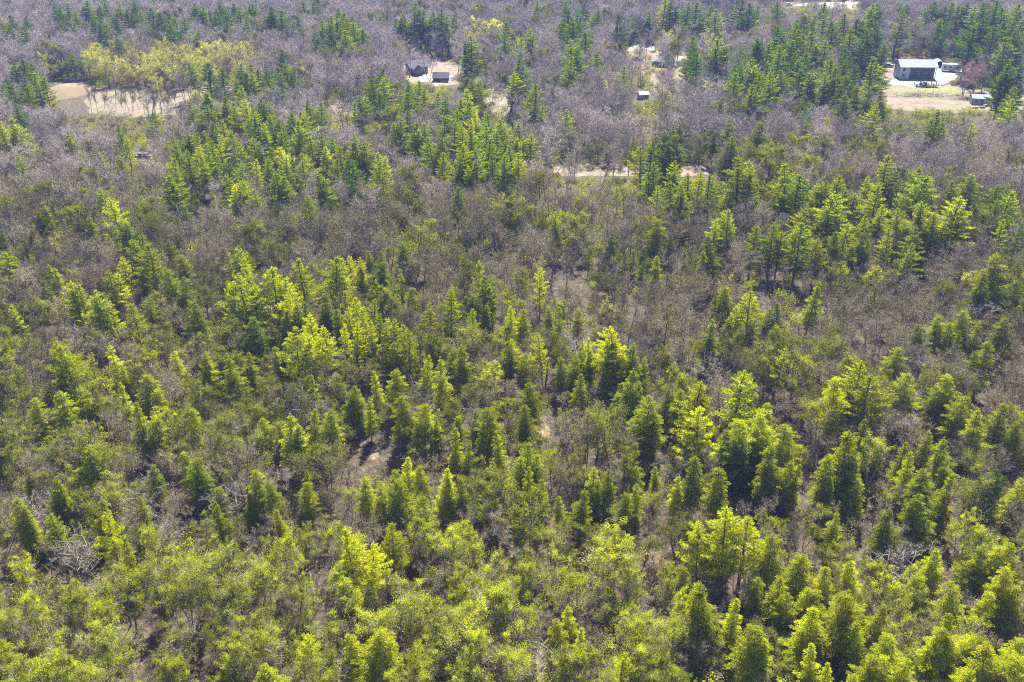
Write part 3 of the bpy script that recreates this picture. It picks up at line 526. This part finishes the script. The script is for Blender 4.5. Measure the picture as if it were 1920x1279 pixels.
def woods(name, pts, meshes, label, cat):
    """one object of kind stuff: geometry nodes put the given trees on its points"""
    if not pts: return
    n = len(pts); me = bpy.data.meshes.new(name); me.vertices.add(n)
    me.vertices.foreach_set('co', np.array([(p['x'], p['y'], p.get('z', 0)) for p in pts], np.float32).ravel())
    def att(nm, ty, arr, f):
        a = me.attributes.new(nm, ty, 'POINT'); a.data.foreach_set(f, np.array(arr).ravel())
    att('rot', 'FLOAT_VECTOR', np.array([(p['tilt'][0], p['tilt'][1], p['rz']) for p in pts], np.float32), 'vector')
    att('scl', 'FLOAT_VECTOR', np.array([p['s'] for p in pts], np.float32), 'vector')
    att('tint', 'FLOAT_VECTOR', np.array([p['tint'] for p in pts], np.float32), 'vector')
    att('idx', 'INT', np.array([p['v'] for p in pts], np.int32), 'value')
    ob = bpy.data.objects.new(name, me); COL.objects.link(ob)
    g = bpy.data.node_groups.new(name, 'GeometryNodeTree')
    g.interface.new_socket('Geometry', in_out='INPUT', socket_type='NodeSocketGeometry')
    g.interface.new_socket('Geometry', in_out='OUTPUT', socket_type='NodeSocketGeometry')
    gi = g.nodes.new('NodeGroupInput'); go = g.nodes.new('NodeGroupOutput')
    jn = g.nodes.new('GeometryNodeJoinGeometry')
    for i, m in enumerate(meshes):
        src = bpy.data.objects.new(name + '_source', m)
        oi = g.nodes.new('GeometryNodeObjectInfo'); oi.inputs['Object'].default_value = src
        gt = g.nodes.new('GeometryNodeGeometryToInstance'); g.links.new(oi.outputs['Geometry'], gt.inputs[0]); g.links.new(gt.outputs[0], jn.inputs[0])
    ip = g.nodes.new('GeometryNodeInstanceOnPoints'); g.links.new(gi.outputs[0], ip.inputs['Points']); g.links.new(jn.outputs[0], ip.inputs['Instance'])
    ip.inputs['Pick Instance'].default_value = True
    for nm, ty, so_ in (('idx', 'INT', 'Instance Index'), ('rot', 'FLOAT_VECTOR', 'Rotation'), ('scl', 'FLOAT_VECTOR', 'Scale')):
        na = g.nodes.new('GeometryNodeInputNamedAttribute'); na.data_type = ty; na.inputs['Name'].default_value = nm
        g.links.new([o for o in na.outputs if o.enabled][0], ip.inputs[so_])
    g.links.new(ip.outputs[0], go.inputs[0])
    md = ob.modifiers.new('trees', 'NODES'); md.node_group = g
    ob['kind'] = 'stuff'; ob['label'] = label; ob['category'] = cat
    return ob
WOODS = {'P': ('pine_woods', 'white pines too far off or small to single out'), 'H': ('hemlock_woods', 'hemlocks too far off or small to single out'),
         'B': ('bare_woods', 'mauve and grey mass of leafless trees filling the woods'), 'L': ('leafing_woods', 'grey-green mass of trees in young leaf'),
         'Y': ('yellow_woods', 'pale yellow mass of flushing trees beyond the field'), 'R': ('red_woods', 'red budding trees'), 'D': ('dead_woods', 'bleached dead trees beyond the frame')}
for k in PROTO:
    for t in rest[k]:
        s = t['h'] / PROTO[k][t['v']][2]; t['s'] = (s * t['w'], s * t['w'], s)
    woods(WOODS[k][0], rest[k], [joined('w' + NAME[k], a, b) for a, b, _, _ in PROTO[k]], WOODS[k][1], 'woods')

# undergrowth: twiggy brush, seedlings
def brush(seed, leaf):
    global rng
    rng = np.random.default_rng(seed); b = MB(); n = 26
    A = np.concatenate([rng.uniform(-.6, .6, (n, 2)), np.full((n, 1), -.05)], 1); D = nrm(rng.normal(size=(n, 3)) * .5 + np.array([0, 0, 1])); L = rng.uniform(.7, 1.9, n)
    B = A + D * L[:, None]; b.segs(A, B, .016, .006, 3)
    P = np.repeat(A, 9, 0); Q = np.repeat(B, 9, 0); P = P + (Q - P) * rng.uniform(.2, 1, (len(P), 1))
    E = P + nrm(np.repeat(D, 9, 0) * .6 + rng.normal(size=P.shape) * .6) * rng.uniform(.2, .6, (len(P), 1)); b.twigs(P, E, .022)
    if leaf:
        E2 = np.repeat(E, 2, 0) + rng.normal(size=(len(E) * 2, 3)) * .1; b.leaves(E2, rng.normal(size=E2.shape), rng.normal(size=E2.shape) + np.array([0, 0, 1]), .16, .1, 1)
    return b.mesh('brush', [M_TWIG, M_LEAF] if leaf else [M_TWIG])
bp = []
for iy in range(5, 185):
    for ix in range(-150, 151):
        x = (ix + R.uniform(-.5, .5)) * 2.9; y = (iy + R.uniform(-.5, .5)) * 2.9; a = proj(x, y, 0)
        if not (-80 < a[0] < 2000 and -30 < a[1] < 1330) or R.random() < (.3 if a[1] < 400 else .03) or in_clear(x, y, 1.2) : continue
        if (abs(proj(x, y, 0)[1] - 190) < 26 and 100 < a[0] < 335): continue
        bp.append(dict(x=x, y=y, tilt=(0, 0), rz=R.uniform(0, 6.28), s=[R.uniform(.8, 1.7)] * 3, v=R.choice((0, 1, 2, 3, 2, 3) if a[1] > 500 else (0, 1)), tint=(R.uniform(.1, .8), R.uniform(.7, 1.15), 0)))
woods('undergrowth', bp, [brush(81, 0), brush(82, 0), brush(83, 1), brush(84, 1)], 'twiggy brush and seedlings covering the forest floor', 'undergrowth')

# ---------------------------------------------------------------- the setting
def obj(name, me, parent=None, **props):
    o = bpy.data.objects.new(name, me); COL.objects.link(o)
    if parent: o.parent = parent
    for k_, v_ in props.items(): o[k_] = v_
    return o
def pm(name, V, Fc, mat):
    me = bpy.data.meshes.new(name); me.from_pydata([tuple(map(float, v)) for v in V], [], Fc); me.update()
    if mat: me.materials.append(mat)
    return me
M_GROUND = noisemat('leaf_litter', [(.28, (.014, .010, .006)), (.45, (.036, .026, .014)), (.58, (.075, .055, .031)), (.75, (.19, .15, .095))], 1.1, 9, .95, .25, .3, (.035, (.14, .105, .065), .58, .85))
obj('ground', pm('ground', [(-3000, -800, 0), (3000, -800, 0), (3000, 6000, 0), (-3000, 6000, 0)], [(0, 1, 2, 3)], M_GROUND), kind='structure')
def sheet(name, pts, z, mat, rough=0.6, sub=5):
    """flat patch of ground with a wavering edge through the given photo pixels"""
    P = [ground(*p)[:2] for p in pts]; n = len(P); out = []
    for i in range(n):
        a, b = P[i], P[(i + 1) % n]
        for j in range(sub):
            q = a + (b - a) * j / sub; out.append((q[0] + R.uniform(-rough, rough), q[1] + R.uniform(-rough, rough) * 1.5, z))
    return obj(name, pm(name, out, [tuple(range(len(out)))], mat), kind='structure')
M_FIELD = noisemat('dry_meadow', [(.3, (.10, .08, .05)), (.5, (.155, .125, .085)), (.7, (.21, .175, .125))], .35, 8, .95, .1, .5)
M_PATH = noisemat('sandy_litter', [(.3, (.05, .037, .022)), (.5, (.13, .10, .065)), (.68, (.24, .195, .13))], 1.6, 9, .95, .1, .6)
M_STRAW = noisemat('straw_mound', [(.3, (.13, .10, .055)), (.7, (.20, .155, .085))], .3, 7, .95, .1)
M_GRAVEL = noisemat('gravel', [(.3, (.20, .185, .17)), (.7, (.32, .30, .28))], .8, 8, .9)
M_SAND = noisemat('bare_soil', [(.3, (.09, .065, .045)), (.5, (.17, .13, .10)), (.7, (.27, .225, .18))], .5, 9, .95, .1, .6)
M_LAWN = noisemat('lawn', [(.3, (.10, .12, .03)), (.6, (.17, .18, .06)), (.8, (.24, .22, .11))], .5, 8, .95)
sheet('field', [(175, 172), (235, 166), (330, 166), (430, 152), (440, 168), (335, 190), (330, 214), (250, 222), (170, 212), (158, 190)], .02, M_FIELD)
sheet('field', [(610, 190), (700, 186), (712, 214), (640, 222)], .02, M_FIELD)
sheet('field', [(868, 170), (960, 165), (985, 200), (968, 222), (880, 214)], .02, M_FIELD)
sheet('field', [(1035, 312), (1120, 306), (1240, 309), (1352, 307), (1360, 326), (1250, 333), (1130, 330), (1045, 331)], .02, M_SAND)
sheet('field', [(1630, 160), (1690, 158), (1760, 168), (1830, 150), (1920, 160), (1925, 208), (1850, 206), (1760, 214), (1665, 204)], .02, M_FIELD)
sheet('lawn', [(1672, 164), (1700, 170), (1730, 168), (1790, 158), (1800, 176), (1740, 184), (1680, 178)], .045, M_LAWN)
sheet('gravel_yard', [(1575, 150), (1640, 150), (1682, 148), (1684, 140), (1760, 116), (1790, 122), (1806, 134), (1790, 150), (1762, 163), (1720, 166), (1690, 160), (1640, 158), (1575, 160)], .07, M_GRAVEL, .4)
sheet('bare_ground', [(1640, 116), (1684, 112), (1684, 148), (1650, 147), (1630, 135)], .04, M_SAND)
sheet('bare_ground', [(752, 116), (800, 110), (870, 118), (885, 132), (862, 158), (800, 164), (766, 156), (748, 135)], .02, M_SAND)
sheet('gravel_yard', [(784, 144), (812, 138), (856, 142), (846, 153), (818, 159), (790, 155)], .05, M_GRAVEL, .4)
sheet('bare_ground', [(1170, 110), (1190, 84), (1250, 84), (1300, 104), (1300, 132), (1280, 150), (1200, 142), (1165, 128)], .02, M_STRAW)
sheet('driveway', [(1176, 96), (1184, 84), (1212, 80), (1240, 90), (1275, 104), (1300, 120), (1298, 128), (1268, 112), (1235, 100), (1212, 92), (1196, 94)], .05, M_GRAVEL, .3)
sheet('bare_ground', [(1208, 134), (1222, 134), (1240, 150), (1262, 176), (1250, 190), (1228, 172)], .05, M_SAND)
sheet('driveway', [(1480, 12), (1510, 6), (1560, 4), (1612, -2), (1614, 12), (1570, 18), (1520, 11)], .05, M_GRAVEL, .5)
sheet('bare_ground', [(1560, 0), (1612, 0), (1612, 18), (1566, 18)], .03, M_SAND)
sheet('bare_ground', [(1315, 50), (1345, 40), (1372, 58), (1355, 78), (1320, 72)], .03, M_SAND)
for cx, cy, ax_, ay_ in ((1021, 803, 18, 30), (703, 850, 17, 22), (1016, 1240, 18, 60), (952, 1048, 15, 30), (1229, 1042, 18, 28), (1430, 532, 12, 32), (1475, 545, 18, 16), (270, 1205, 14, 26), (1410, 765, 12, 22), (1485, 928, 16, 18)):
    sheet('bare_ground', [(cx + .75 * ax_ * math.cos(a) * R.uniform(.6, 1.15), cy - .75 * ay_ * math.sin(a) * R.uniform(.6, 1.15)) for a in np.linspace(0, 6.28, 13)[:-1]], .02, M_PATH, .12, 3)
# the golden mound by the pines
mp = ground(130, 172); mv = [(mp[0], mp[1], 2.6)]; mf = []
for j, q in enumerate((.3, .55, .8, 1.0)):
    for i in range(28):
        a = i * 2 * math.pi / 28; rr = 1 + .12 * math.sin(a * 3) ; mv.append((mp[0] + math.cos(a) * 9.5 * q * rr, mp[1] + math.sin(a) * 11 * q * rr, 2.6 * (1 - q ** 2) ** 1.2 - .02 * (q == 1)))
        if j == 0: mf.append((0, 1 + i, 1 + (i + 1) % 28))
        else: o0 = 1 + (j - 1) * 28; o1 = o0 + 28; mf.append((o0 + i, o1 + i, o1 + (i + 1) % 28, o0 + (i + 1) % 28))
hm = pm('hill', mv, mf, M_STRAW); hm.polygons.foreach_set('use_smooth', [True] * len(hm.polygons)); obj('hill', hm, kind='structure')

# ---------------------------------------------------------------- buildings and what stands by them
M_ROOFG = plain('grey_shingle', (.30, .34, .41), .85, 0, .18, 2.5); M_ROOFW = plain('white_metal_roof', (.42, .44, .46), .45); M_ROOFB = plain('blue_grey_shingle', (.085, .12, .17), .8, 0, .18, 2)
M_ROOFD = plain('dark_shingle_and_shade', (.10, .115, .15), .85, 0, .2, 2); M_PALEB = plain('pale_blue_siding', (.42, .54, .66), .7); M_NAVY = plain('dark_blue_siding', (.08, .15, .26), .7)
M_BROWN = plain('brown_siding', (.17, .13, .13), .8); M_GREY = plain('grey_siding', (.36, .38, .42), .8); M_WHITE = plain('white_paint', (.55, .55, .54), .5, 0, .05)
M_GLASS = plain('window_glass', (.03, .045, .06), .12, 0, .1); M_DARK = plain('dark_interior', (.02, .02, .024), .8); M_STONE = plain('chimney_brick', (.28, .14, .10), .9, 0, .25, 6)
M_RUB = plain('tyre_rubber', (.02, .02, .02), .8); M_BLUEP = plain('blue_car_paint', (.07, .12, .26), .25, .2, .05); M_GRNP = plain('green_machine_paint', (.10, .20, .07), .4); M_STEEL = plain('galvanised_steel', (.45, .47, .50), .4, .7)
M_TARP = plain('blue_tarpaulin', (.12, .20, .30), .5, 0, .1, 1.5); M_WOODG = plain('weathered_wood', (.30, .25, .21), .9, 0, .25, 4)
class BX:
    def __init__(s): s.V = []; s.F = []
    def box(s, x0, y0, z0, x1, y1, z1):
        n = len(s.V); s.V += [(x0, y0, z0), (x1, y0, z0), (x1, y1, z0), (x0, y1, z0), (x0, y0, z1), (x1, y0, z1), (x1, y1, z1), (x0, y1, z1)]
        s.F += [tuple(n + i for i in f) for f in ((0, 3, 2, 1), (4, 5, 6, 7), (0, 1, 5, 4), (1, 2, 6, 5), (2, 3, 7, 6), (3, 0, 4, 7))]; return s
    def prism(s, prof, x0, x1):
        """profile in y,z pushed along x"""
        n = len(s.V); k = len(prof); s.V += [(x0, y, z) for y, z in prof] + [(x1, y, z) for y, z in prof]
        s.F += [tuple(n + i for i in range(k)), tuple(n + k + i for i in reversed(range(k)))] + [(n + i, n + k + i, n + k + (i + 1) % k, n + (i + 1) % k) for i in range(k)]; return s
    def cyl(s, c, r, h, ax='z', k=12):
        n = len(s.V); P = []
        for e in (0, 1):
            for i in range(k):
                a = 2 * math.pi * i / k; u, v = r * math.cos(a), r * math.sin(a)
                P.append({'z': (c[0] + u, c[1] + v, c[2] + e * h), 'x': (c[0] + e * h, c[1] + u, c[2] + v), 'y': (c[0] + u, c[1] + e * h, c[2] + v)}[ax])
        s.V += P; s.F += [tuple(n + i for i in reversed(range(k))), tuple(n + k + i for i in range(k))] + [(n + i, n + (i + 1) % k, n + k + (i + 1) % k, n + k + i) for i in range(k)]; return s
    def go(s, name, mat, parent, **kw): return obj(name, pm(name, s.V, s.F, mat), parent, **kw)
def thing(name, label, cat, px, py, rz=0, group=None):
    e = bpy.data.objects.new(name, None); COL.objects.link(e); p = ground(px, py); e.location = p; e.rotation_euler = (0, 0, rz); e['label'] = label; e['category'] = cat
    if group: e['group'] = group
    return e
def gable(e, x0, x1, y0, y1, h, rise, wallm, roofm, ov=.5, th_=.22):
    """walls with gable ends and a two-slope roof, ridge along x"""
    ym = (y0 + y1) / 2
    BX().prism([(y0, -.1), (y1, -.1), (y1, h), (ym, h + rise), (y0, h)], x0, x1).go('wall', wallm, e)
    k = rise / (ym - y0); a = (y0 - ov, h - ov * k + .03); b = (ym, h + rise + .03); c = (y1 + ov, h - ov * k + .03)
    return BX().prism([a, b, c, (c[0], c[1] + th_), (b[0], b[1] + th_), (a[0], a[1] + th_)], x0 - ov, x1 + ov).go('roof', roofm, e)
def window(e, x, y, z, w_=1.1, h_=1.2, side='y'):
    f = BX().box(x - w_ / 2 - .08, y - .05, z - .08, x + w_ / 2 + .08, y + .02, z + h_ + .08).go('window', M_WHITE, e)
    BX().box(x - w_ / 2, y - .065, z, x + w_ / 2, y - .045, z + h_).go('pane', M_GLASS, f)
def door(e, x, y, w_=1, h_=2.1, mat=None):
    d = BX().box(x - w_ / 2, y - .06, 0, x + w_ / 2, y + .02, h_).go('door', mat or M_WHITE, e)
    BX().box(x + w_ / 2 - .2, y - .12, 1, x + w_ / 2 - .12, y - .06, 1.1).go('handle', M_STEEL, d)

# long house with pale end bay and deep shaded front
e = thing('long_house', 'long two-storey house with grey roof, pale blue end bay and dark blue front', 'house', 1719, 148.5, rad(-2))
BX().box(-7.8, 0, -.1, -3.6, 8, 4.6).go('end_bay', M_PALEB, e); BX().box(-3.6, 1.6, -.1, 7.8, 8, 4.55).go('wall', M_NAVY, e)
BX().prism([(-.6, 4.4), (4, 6.6), (8.6, 4.4), (8.6, 4.7), (4, 6.95), (-.6, 4.7)], -8.3, 8.3).go('roof', M_ROOFG, e)
BX().prism([(.05, 4.55), (7.95, 4.55), (4, 6.45)], -7.75, -7.6).go('gable', M_PALEB, e); BX().prism([(.05, 4.55), (7.95, 4.55), (4, 6.45)], 7.6, 7.75).go('gable', M_PALEB, e)
BX().box(-3.6, -.2, .0, 7.8, 1.6, .18).go('porch_floor', M_WOODG, e)
for x in (-3.4, -.6, 2.2, 5, 7.6): BX().box(x - .09, -.1, .18, x + .09, .08, 4.42).go('porch_post', M_NAVY, e)
for z in (.9, 3.0):
    for x in (-2, .8, 3.6, 6.3): window(e, x, 1.6, z, 1.3, 1.1)
window(e, -6.2, 0, .9, 1.0); window(e, -6.2, 0, 3.0, 1.0); door(e, -4.6, 0)
BX().box(3, 5.2, 5.4, 3.8, 6, 7.6).go('chimney', M_STONE, e)
e.scale = (.86, .86, .95)
# arched shed
e = thing('arched_shed', 'small round-topped shed with dark open mouth beside the long house', 'shed', 1761, 127, rad(-8))
prof = [(2.0 * math.cos(a), 2.6 * math.sin(a)) for a in np.linspace(0, math.pi, 13)]; inn = [(1.85 * math.cos(a), 2.45 * math.sin(a)) for a in np.linspace(math.pi, 0, 13)]
b = BX(); n = len(prof + inn); PR = prof + inn
b.V = [(x, 0, z) for x, z in PR] + [(x, 5, z) for x, z in PR]; b.F = [(i, i + 1, n - 2 - i, n - 1 - i) for i in range(12)] + [(n + i + 1, n + i, n + n - 1 - i, n + n - 2 - i) for i in range(12)] + [(i, n + i, n + (i + 1) % n, (i + 1) % n) for i in range(n)]
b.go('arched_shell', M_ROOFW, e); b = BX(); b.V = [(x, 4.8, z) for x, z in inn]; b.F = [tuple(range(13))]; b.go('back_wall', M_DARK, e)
# camper
def wheels(e, spec, r=.36, name='wheel'):
    for x, y in spec:
        wl = BX().cyl((x, y, r), r, .22, 'y', 14).go(name, M_RUB, e); BX().cyl((x, y - .012, r), r * .55, .244, 'y', 10).go('rim', M_STEEL, wl)
e = thing('camper_trailer', 'white box camper trailer parked on gravel by the arched shed', 'camper', 1783, 134, rad(-18))
BX().prism([(-1.15, .55), (1.15, .55), (1.2, 2.6), (1.0, 2.85), (-1.0, 2.85), (-1.2, 2.6)], -3.6, 3.2).go('body', M_WHITE, e)
BX().box(3.2, -.08, .5, 4.6, .08, .62).go('hitch', M_DARK, e); wheels(e, [(-.5, -1.22), (.4, -1.22), (-.5, 1.0), (.4, 1.0)])
for x in (-2.5, -.6, 2): BX().box(x - .5, -1.235, 1.5, x + .5, -1.2, 2.1).go('window', M_GLASS, e)
BX().box(.6, -1.225, .6, 1.3, -1.19, 2.4).go('door', M_GREY, e)
# flatbed trailer with a load
e = thing('flatbed_trailer', 'dark flatbed trailer loaded with a green machine at the lawn edge', 'trailer', 1737, 163, rad(-1))
BX().box(-4.2, -1.1, .55, 4.0, 1.1, .72).go('deck', M_DARK, e); BX().box(4.0, -.08, .5, 5.4, .08, .62).go('hitch', M_DARK, e)
b = BX()
for x in (-4.1, -2.1, 0, 2, 3.9): b.box(x - .12, -1.1, .72, x + .12, -1.0, 1.5); b.box(x - .12, 1.0, .72, x + .12, 1.1, 1.5)
b.box(-4.15, -1.102, 1.5, 3.95, -1.03, 1.58).box(-4.15, 1.03, 1.5, 3.95, 1.102, 1.58); b.go('side_rail', M_DARK, e); wheels(e, [(-.8, -1.35), (.2, -1.35), (-.8, 1.12), (.2, 1.12)])
e = thing('garden_tractor', 'small green tractor standing on the flatbed trailer', 'tractor', 1729, 163, 0); e.location.z = .72
BX().prism([(-.4, .45), (.4, .45), (.35, 1.1), (-.35, 1.1)], .1, 1.4).go('bonnet', M_GRNP, e); BX().box(-.9, -.35, .5, .1, .35, .75).go('chassis', M_GRNP, e)
BX().box(-.8, -.25, .75, -.3, .25, .9).box(-.9, -.25, .9, -.78, .25, 1.4).go('seat', M_DARK, e); wheels(e, [(-.7, -.6), (-.7, .38), (1.1, -.55), (1.1, .33)], .38)
# brush pile below the lawn
b = MB(); rng = np.random.default_rng(90); A = rng.normal(size=(420, 3)) * np.array([6.5, 1.2, 0]) + np.array([0, 0, .3]) + np.array([0, 0, 1]) * rng.random((420, 1)) * .8
D = nrm(rng.normal(size=A.shape) * np.array([1, 1, .35])); b.segs(A, A + D * rng.uniform(.8, 2.4, (420, 1)), .05, .02, 4)
o = obj('brush_pile', b.mesh('brush_pile', [M_BARK]), label='long low pile of cut branches below the lawn', category='brush pile'); o['tint'] = [.6, 1.1, 0]; p = ground(1728, 180); o.location = p
o2 = o.copy(); COL.objects.link(o2); o2.location = ground(1700, 186) + np.array([20, 0, 0]); o2.scale = (.55, .8, .7); o2['label'] = 'short pile of cut branches nearest the shed with blue roof'; 
# small shed with blue roof
e = thing('low_shed', 'low shed with pale blue roof and clutter among the trees right of the lawn', 'shed', 1838, 196, rad(-12))
gable(e, -2.8, 2.8, 0, 3.8, 1.9, .9, M_GREY, M_TARP, .3); door(e, .6, 0, 1.1, 1.7, M_BROWN); window(e, -1.5, 0, .8, .9, .7)
for i, (px, py) in enumerate(((1829, 204), (1842, 203), (1848, 200))):
    e = thing('firewood_stack', ['split firewood stacked left of the low shed door', 'split firewood stacked before the low shed door', 'split firewood stacked at the low shed corner'][i], 'firewood', px, py, rad(10 * i)); 
    for kx in range(6):
        for kz in range(3): BX().cyl((-.8 + kx * .3 + .05 * kz, -.3, .12 + kz * .22), .115, .8, 'y', 7).go('log', M_WOODG, e)
# left house: cross-gabled blue-grey
e = thing('cross_gabled_house', 'blue-grey cross-gabled house standing under the tall bare trees', 'house', 786, 138, rad(24))
gable(e, -5.2, 5.2, 0, 7.6, 3.6, 3.0, M_BROWN, M_ROOFB)
q = bpy.data.objects.new('wing', None); q = BX().prism([(-2.6, -.1), (2.6, -.1), (2.6, 3.3), (0, 5.6), (-2.6, 3.3)], -3.4, 3.8).go('wing_wall', M_BROWN, e); q.rotation_euler = (0, 0, rad(-90)); q.location = (-1.6, .2, 0)
q = BX().prism([(-3.0, 2.98), (0, 5.63), (3.0, 2.98), (3.0, 3.2), (0, 5.85), (-3.0, 3.2)], -3.9, 4.2).go('wing_roof', M_ROOFD, e); q.rotation_euler = (0, 0, rad(-90)); q.location = (-1.6, .2, 0)
for x in (1.8, 3.8): window(e, x, 0, 1.1)
door(e, 4.6, 0, .9); BX().box(2.2, 4.2, 5.2, 3.0, 5, 7.7).go('chimney', M_STONE, e)
window(e, -2.4, -3.64, 1.1); window(e, -.8, -3.64, 1.1)
e.scale = (.7,) * 3
# white-roofed shed; sunlit back and shaded front put into its two roof colours
e = thing('white_roofed_shed', 'grey shed with white roof, slopes coloured sunlit and shaded, beside the cross-gabled house', 'shed', 826, 154, rad(-3))
BX().prism([(0, -.1), (5.2, -.1), (5.2, 2.4), (2.4, 4.1), (0, 2.1)], -3.4, 3.4).go('wall', M_BROWN, e)
BX().prism([(-.45, 1.75), (2.4, 4.14), (2.4, 4.34), (-.45, 1.95)], -3.8, 3.8).go('shaded_front_roof', M_ROOFD, e); BX().prism([(2.402, 4.14), (5.7, 2.15), (5.7, 2.35), (2.402, 4.34)], -3.8, 3.8).go('sunlit_back_roof', M_ROOFW, e)
BX().box(-2.6, -.05, 0, -.3, -.002, 1.75).go('door', M_DARK, e); window(e, 1.6, 0, .7, .9, .8)
e.scale = (.82, .8, .75)
# middle house: hipped dark house
e = thing('hipped_house', 'dark blue-grey hip-roofed house in the round clearing beside the gravel drive', 'house', 1243, 126, rad(-20))
BX().box(-4.6, 0, -.1, 4.6, 7, 2.9).go('wall', M_NAVY, e)
b = BX(); b.V = [(-5.1, -.5, 2.92), (5.1, -.5, 2.92), (5.1, 7.5, 2.92), (-5.1, 7.5, 2.92), (-1.6, 3.5, 5.5), (1.6, 3.5, 5.5)]; b.F = [(0, 3, 2, 1), (0, 1, 5, 4), (1, 2, 5), (2, 3, 4, 5), (3, 0, 4)]; b.go('roof', M_ROOFB, e)
BX().box(-6.6, .8, -.1, -4.602, 5.2, 2.4).go('lean_to', M_NAVY, e); BX().prism([(.5, 2.42), (5.5, 2.42), (5.5, 2.6), (.5, 2.6)], -6.9, -4.4).go('lean_to_roof', M_ROOFD, e)
for x in (-3.2, -1, 3.2): window(e, x, 0, 1.0, 1.1, 1.1)
door(e, 1.2, 0, 1.0); BX().box(.6, 4.2, 4.4, 1.3, 4.9, 6.5).go('chimney', M_STONE, e)
e.scale = (.72,) * 3
# vehicles
def car(name, label, px, py, rz, paint, cat='car', L=4.4):
    e = thing(name, label, cat, px, py, rz); hl = L / 2
    BX().prism([(-.86, .35), (.86, .35), (.9, .75), (.84, .95), (-.84, .95), (-.9, .75)], -hl, hl).go('body', paint, e)
    b = BX(); b.V = [(-hl + .3, -.8, .952), (hl - 1.2, -.8, .952), (hl - 1.2, .8, .952), (-hl + .3, .8, .952), (-hl + .8, -.66, 1.48), (hl - 1.9, -.66, 1.48), (hl - 1.9, .66, 1.48), (-hl + .8, .66, 1.48)]
    b.F = [(4, 5, 6, 7), (0, 1, 5, 4), (1, 2, 6, 5), (2, 3, 7, 6), (3, 0, 4, 7)]; b.go('cabin_glass', M_GLASS, e); BX().box(-hl + .8, -.66, 1.483, hl - 1.9, .66, 1.52).go('roof', paint, e)
    wheels(e, [(-hl + .8, -.92), (hl - .8, -.92), (-hl + .8, .7), (hl - .8, .7)], .33)
    for y in (-.6, .6): BX().box(hl - .03, y - .16, .6, hl + .03, y + .16, .78).go('headlight', M_WHITE, e)
car('parked_car', 'white car parked on the far drive near the top edge', 1478, 11, rad(25), M_WHITE)
car('parked_car', 'dark blue car in the shade of pines left of the hipped house', 1196, 113, rad(-15), M_BLUEP)
car('parked_car', 'dark car parked left of the long house on bare soil', 1664, 126, rad(8), M_NAVY)
# pale little shed below the drive
e = thing('tiny_shed', 'tiny pale-roofed hut in the bare trees below the hipped house', 'shed', 1208, 186, rad(15))
gable(e, -1.7, 1.7, 0, 2.4, 1.5, .7, M_GREY, M_ROOFW, .25); door(e, .5, 0, .8, 1.4, M_BROWN)
# boulders
M_ROCK = noisemat('pale_granite', [(.3, (.10, .095, .09)), (.7, (.18, .175, .17))], 1.5, 8, .9)
def boulder(label, px, py, s, seed):
    rb = random.Random(seed); b = BX(); n1, n2 = 7, 10; b.V = [(0, 0, s[2])]
    for i in range(1, n1):
        for j in range(n2):
            u = math.pi * i / n1 * .62; a = 2 * math.pi * j / n2; q = 1 + rb.uniform(-.14, .14)
            b.V.append((s[0] * math.sin(u) * math.cos(a) * q, s[1] * math.sin(u) * math.sin(a) * q, s[2] * math.cos(u) * q))
    b.F = [(0, 1 + j, 1 + (j + 1) % n2) for j in range(n2)] + [(1 + (i - 1) * n2 + j, 1 + i * n2 + j, 1 + i * n2 + (j + 1) % n2, 1 + (i - 1) * n2 + (j + 1) % n2) for i in range(1, n1 - 1) for j in range(n2)]
    o = b.go('boulder', M_ROCK, None, label=label, category='boulder', group='pale boulders in the woods'); p = ground(px, py); o.location = p
boulder('broad pale boulder among mauve bare trees beyond the pine cluster', 266, 294, (1.9, 1.6, 1.3), 1); boulder('pale boulder touching the right side of the broad boulder', 277, 295, (1.3, 1.4, 1.5), 2)
boulder('small pale boulder left of the broad boulder', 143, 295, (.8, .8, .9), 3)

# ---------------------------------------------------------------- air
m, n_, out = newmat('haze')
pv = N(n_, 'ShaderNodeVolumePrincipled'); pv.inputs['Color'].default_value = (.33, .42, 1.0, 1); pv.inputs['Density'].default_value = 0.00021; pv.inputs['Anisotropy'].default_value = 0.0
n_.links.new(pv.outputs[0], out.inputs['Volume'])
b = BX().box(-620, -60, -1, 620, 900, 84); b.go('haze', m, None, kind='stuff', label='thin blue haze filling the air over the woods', category='haze')
print('trees', len(trees), 'brush', len(bp))
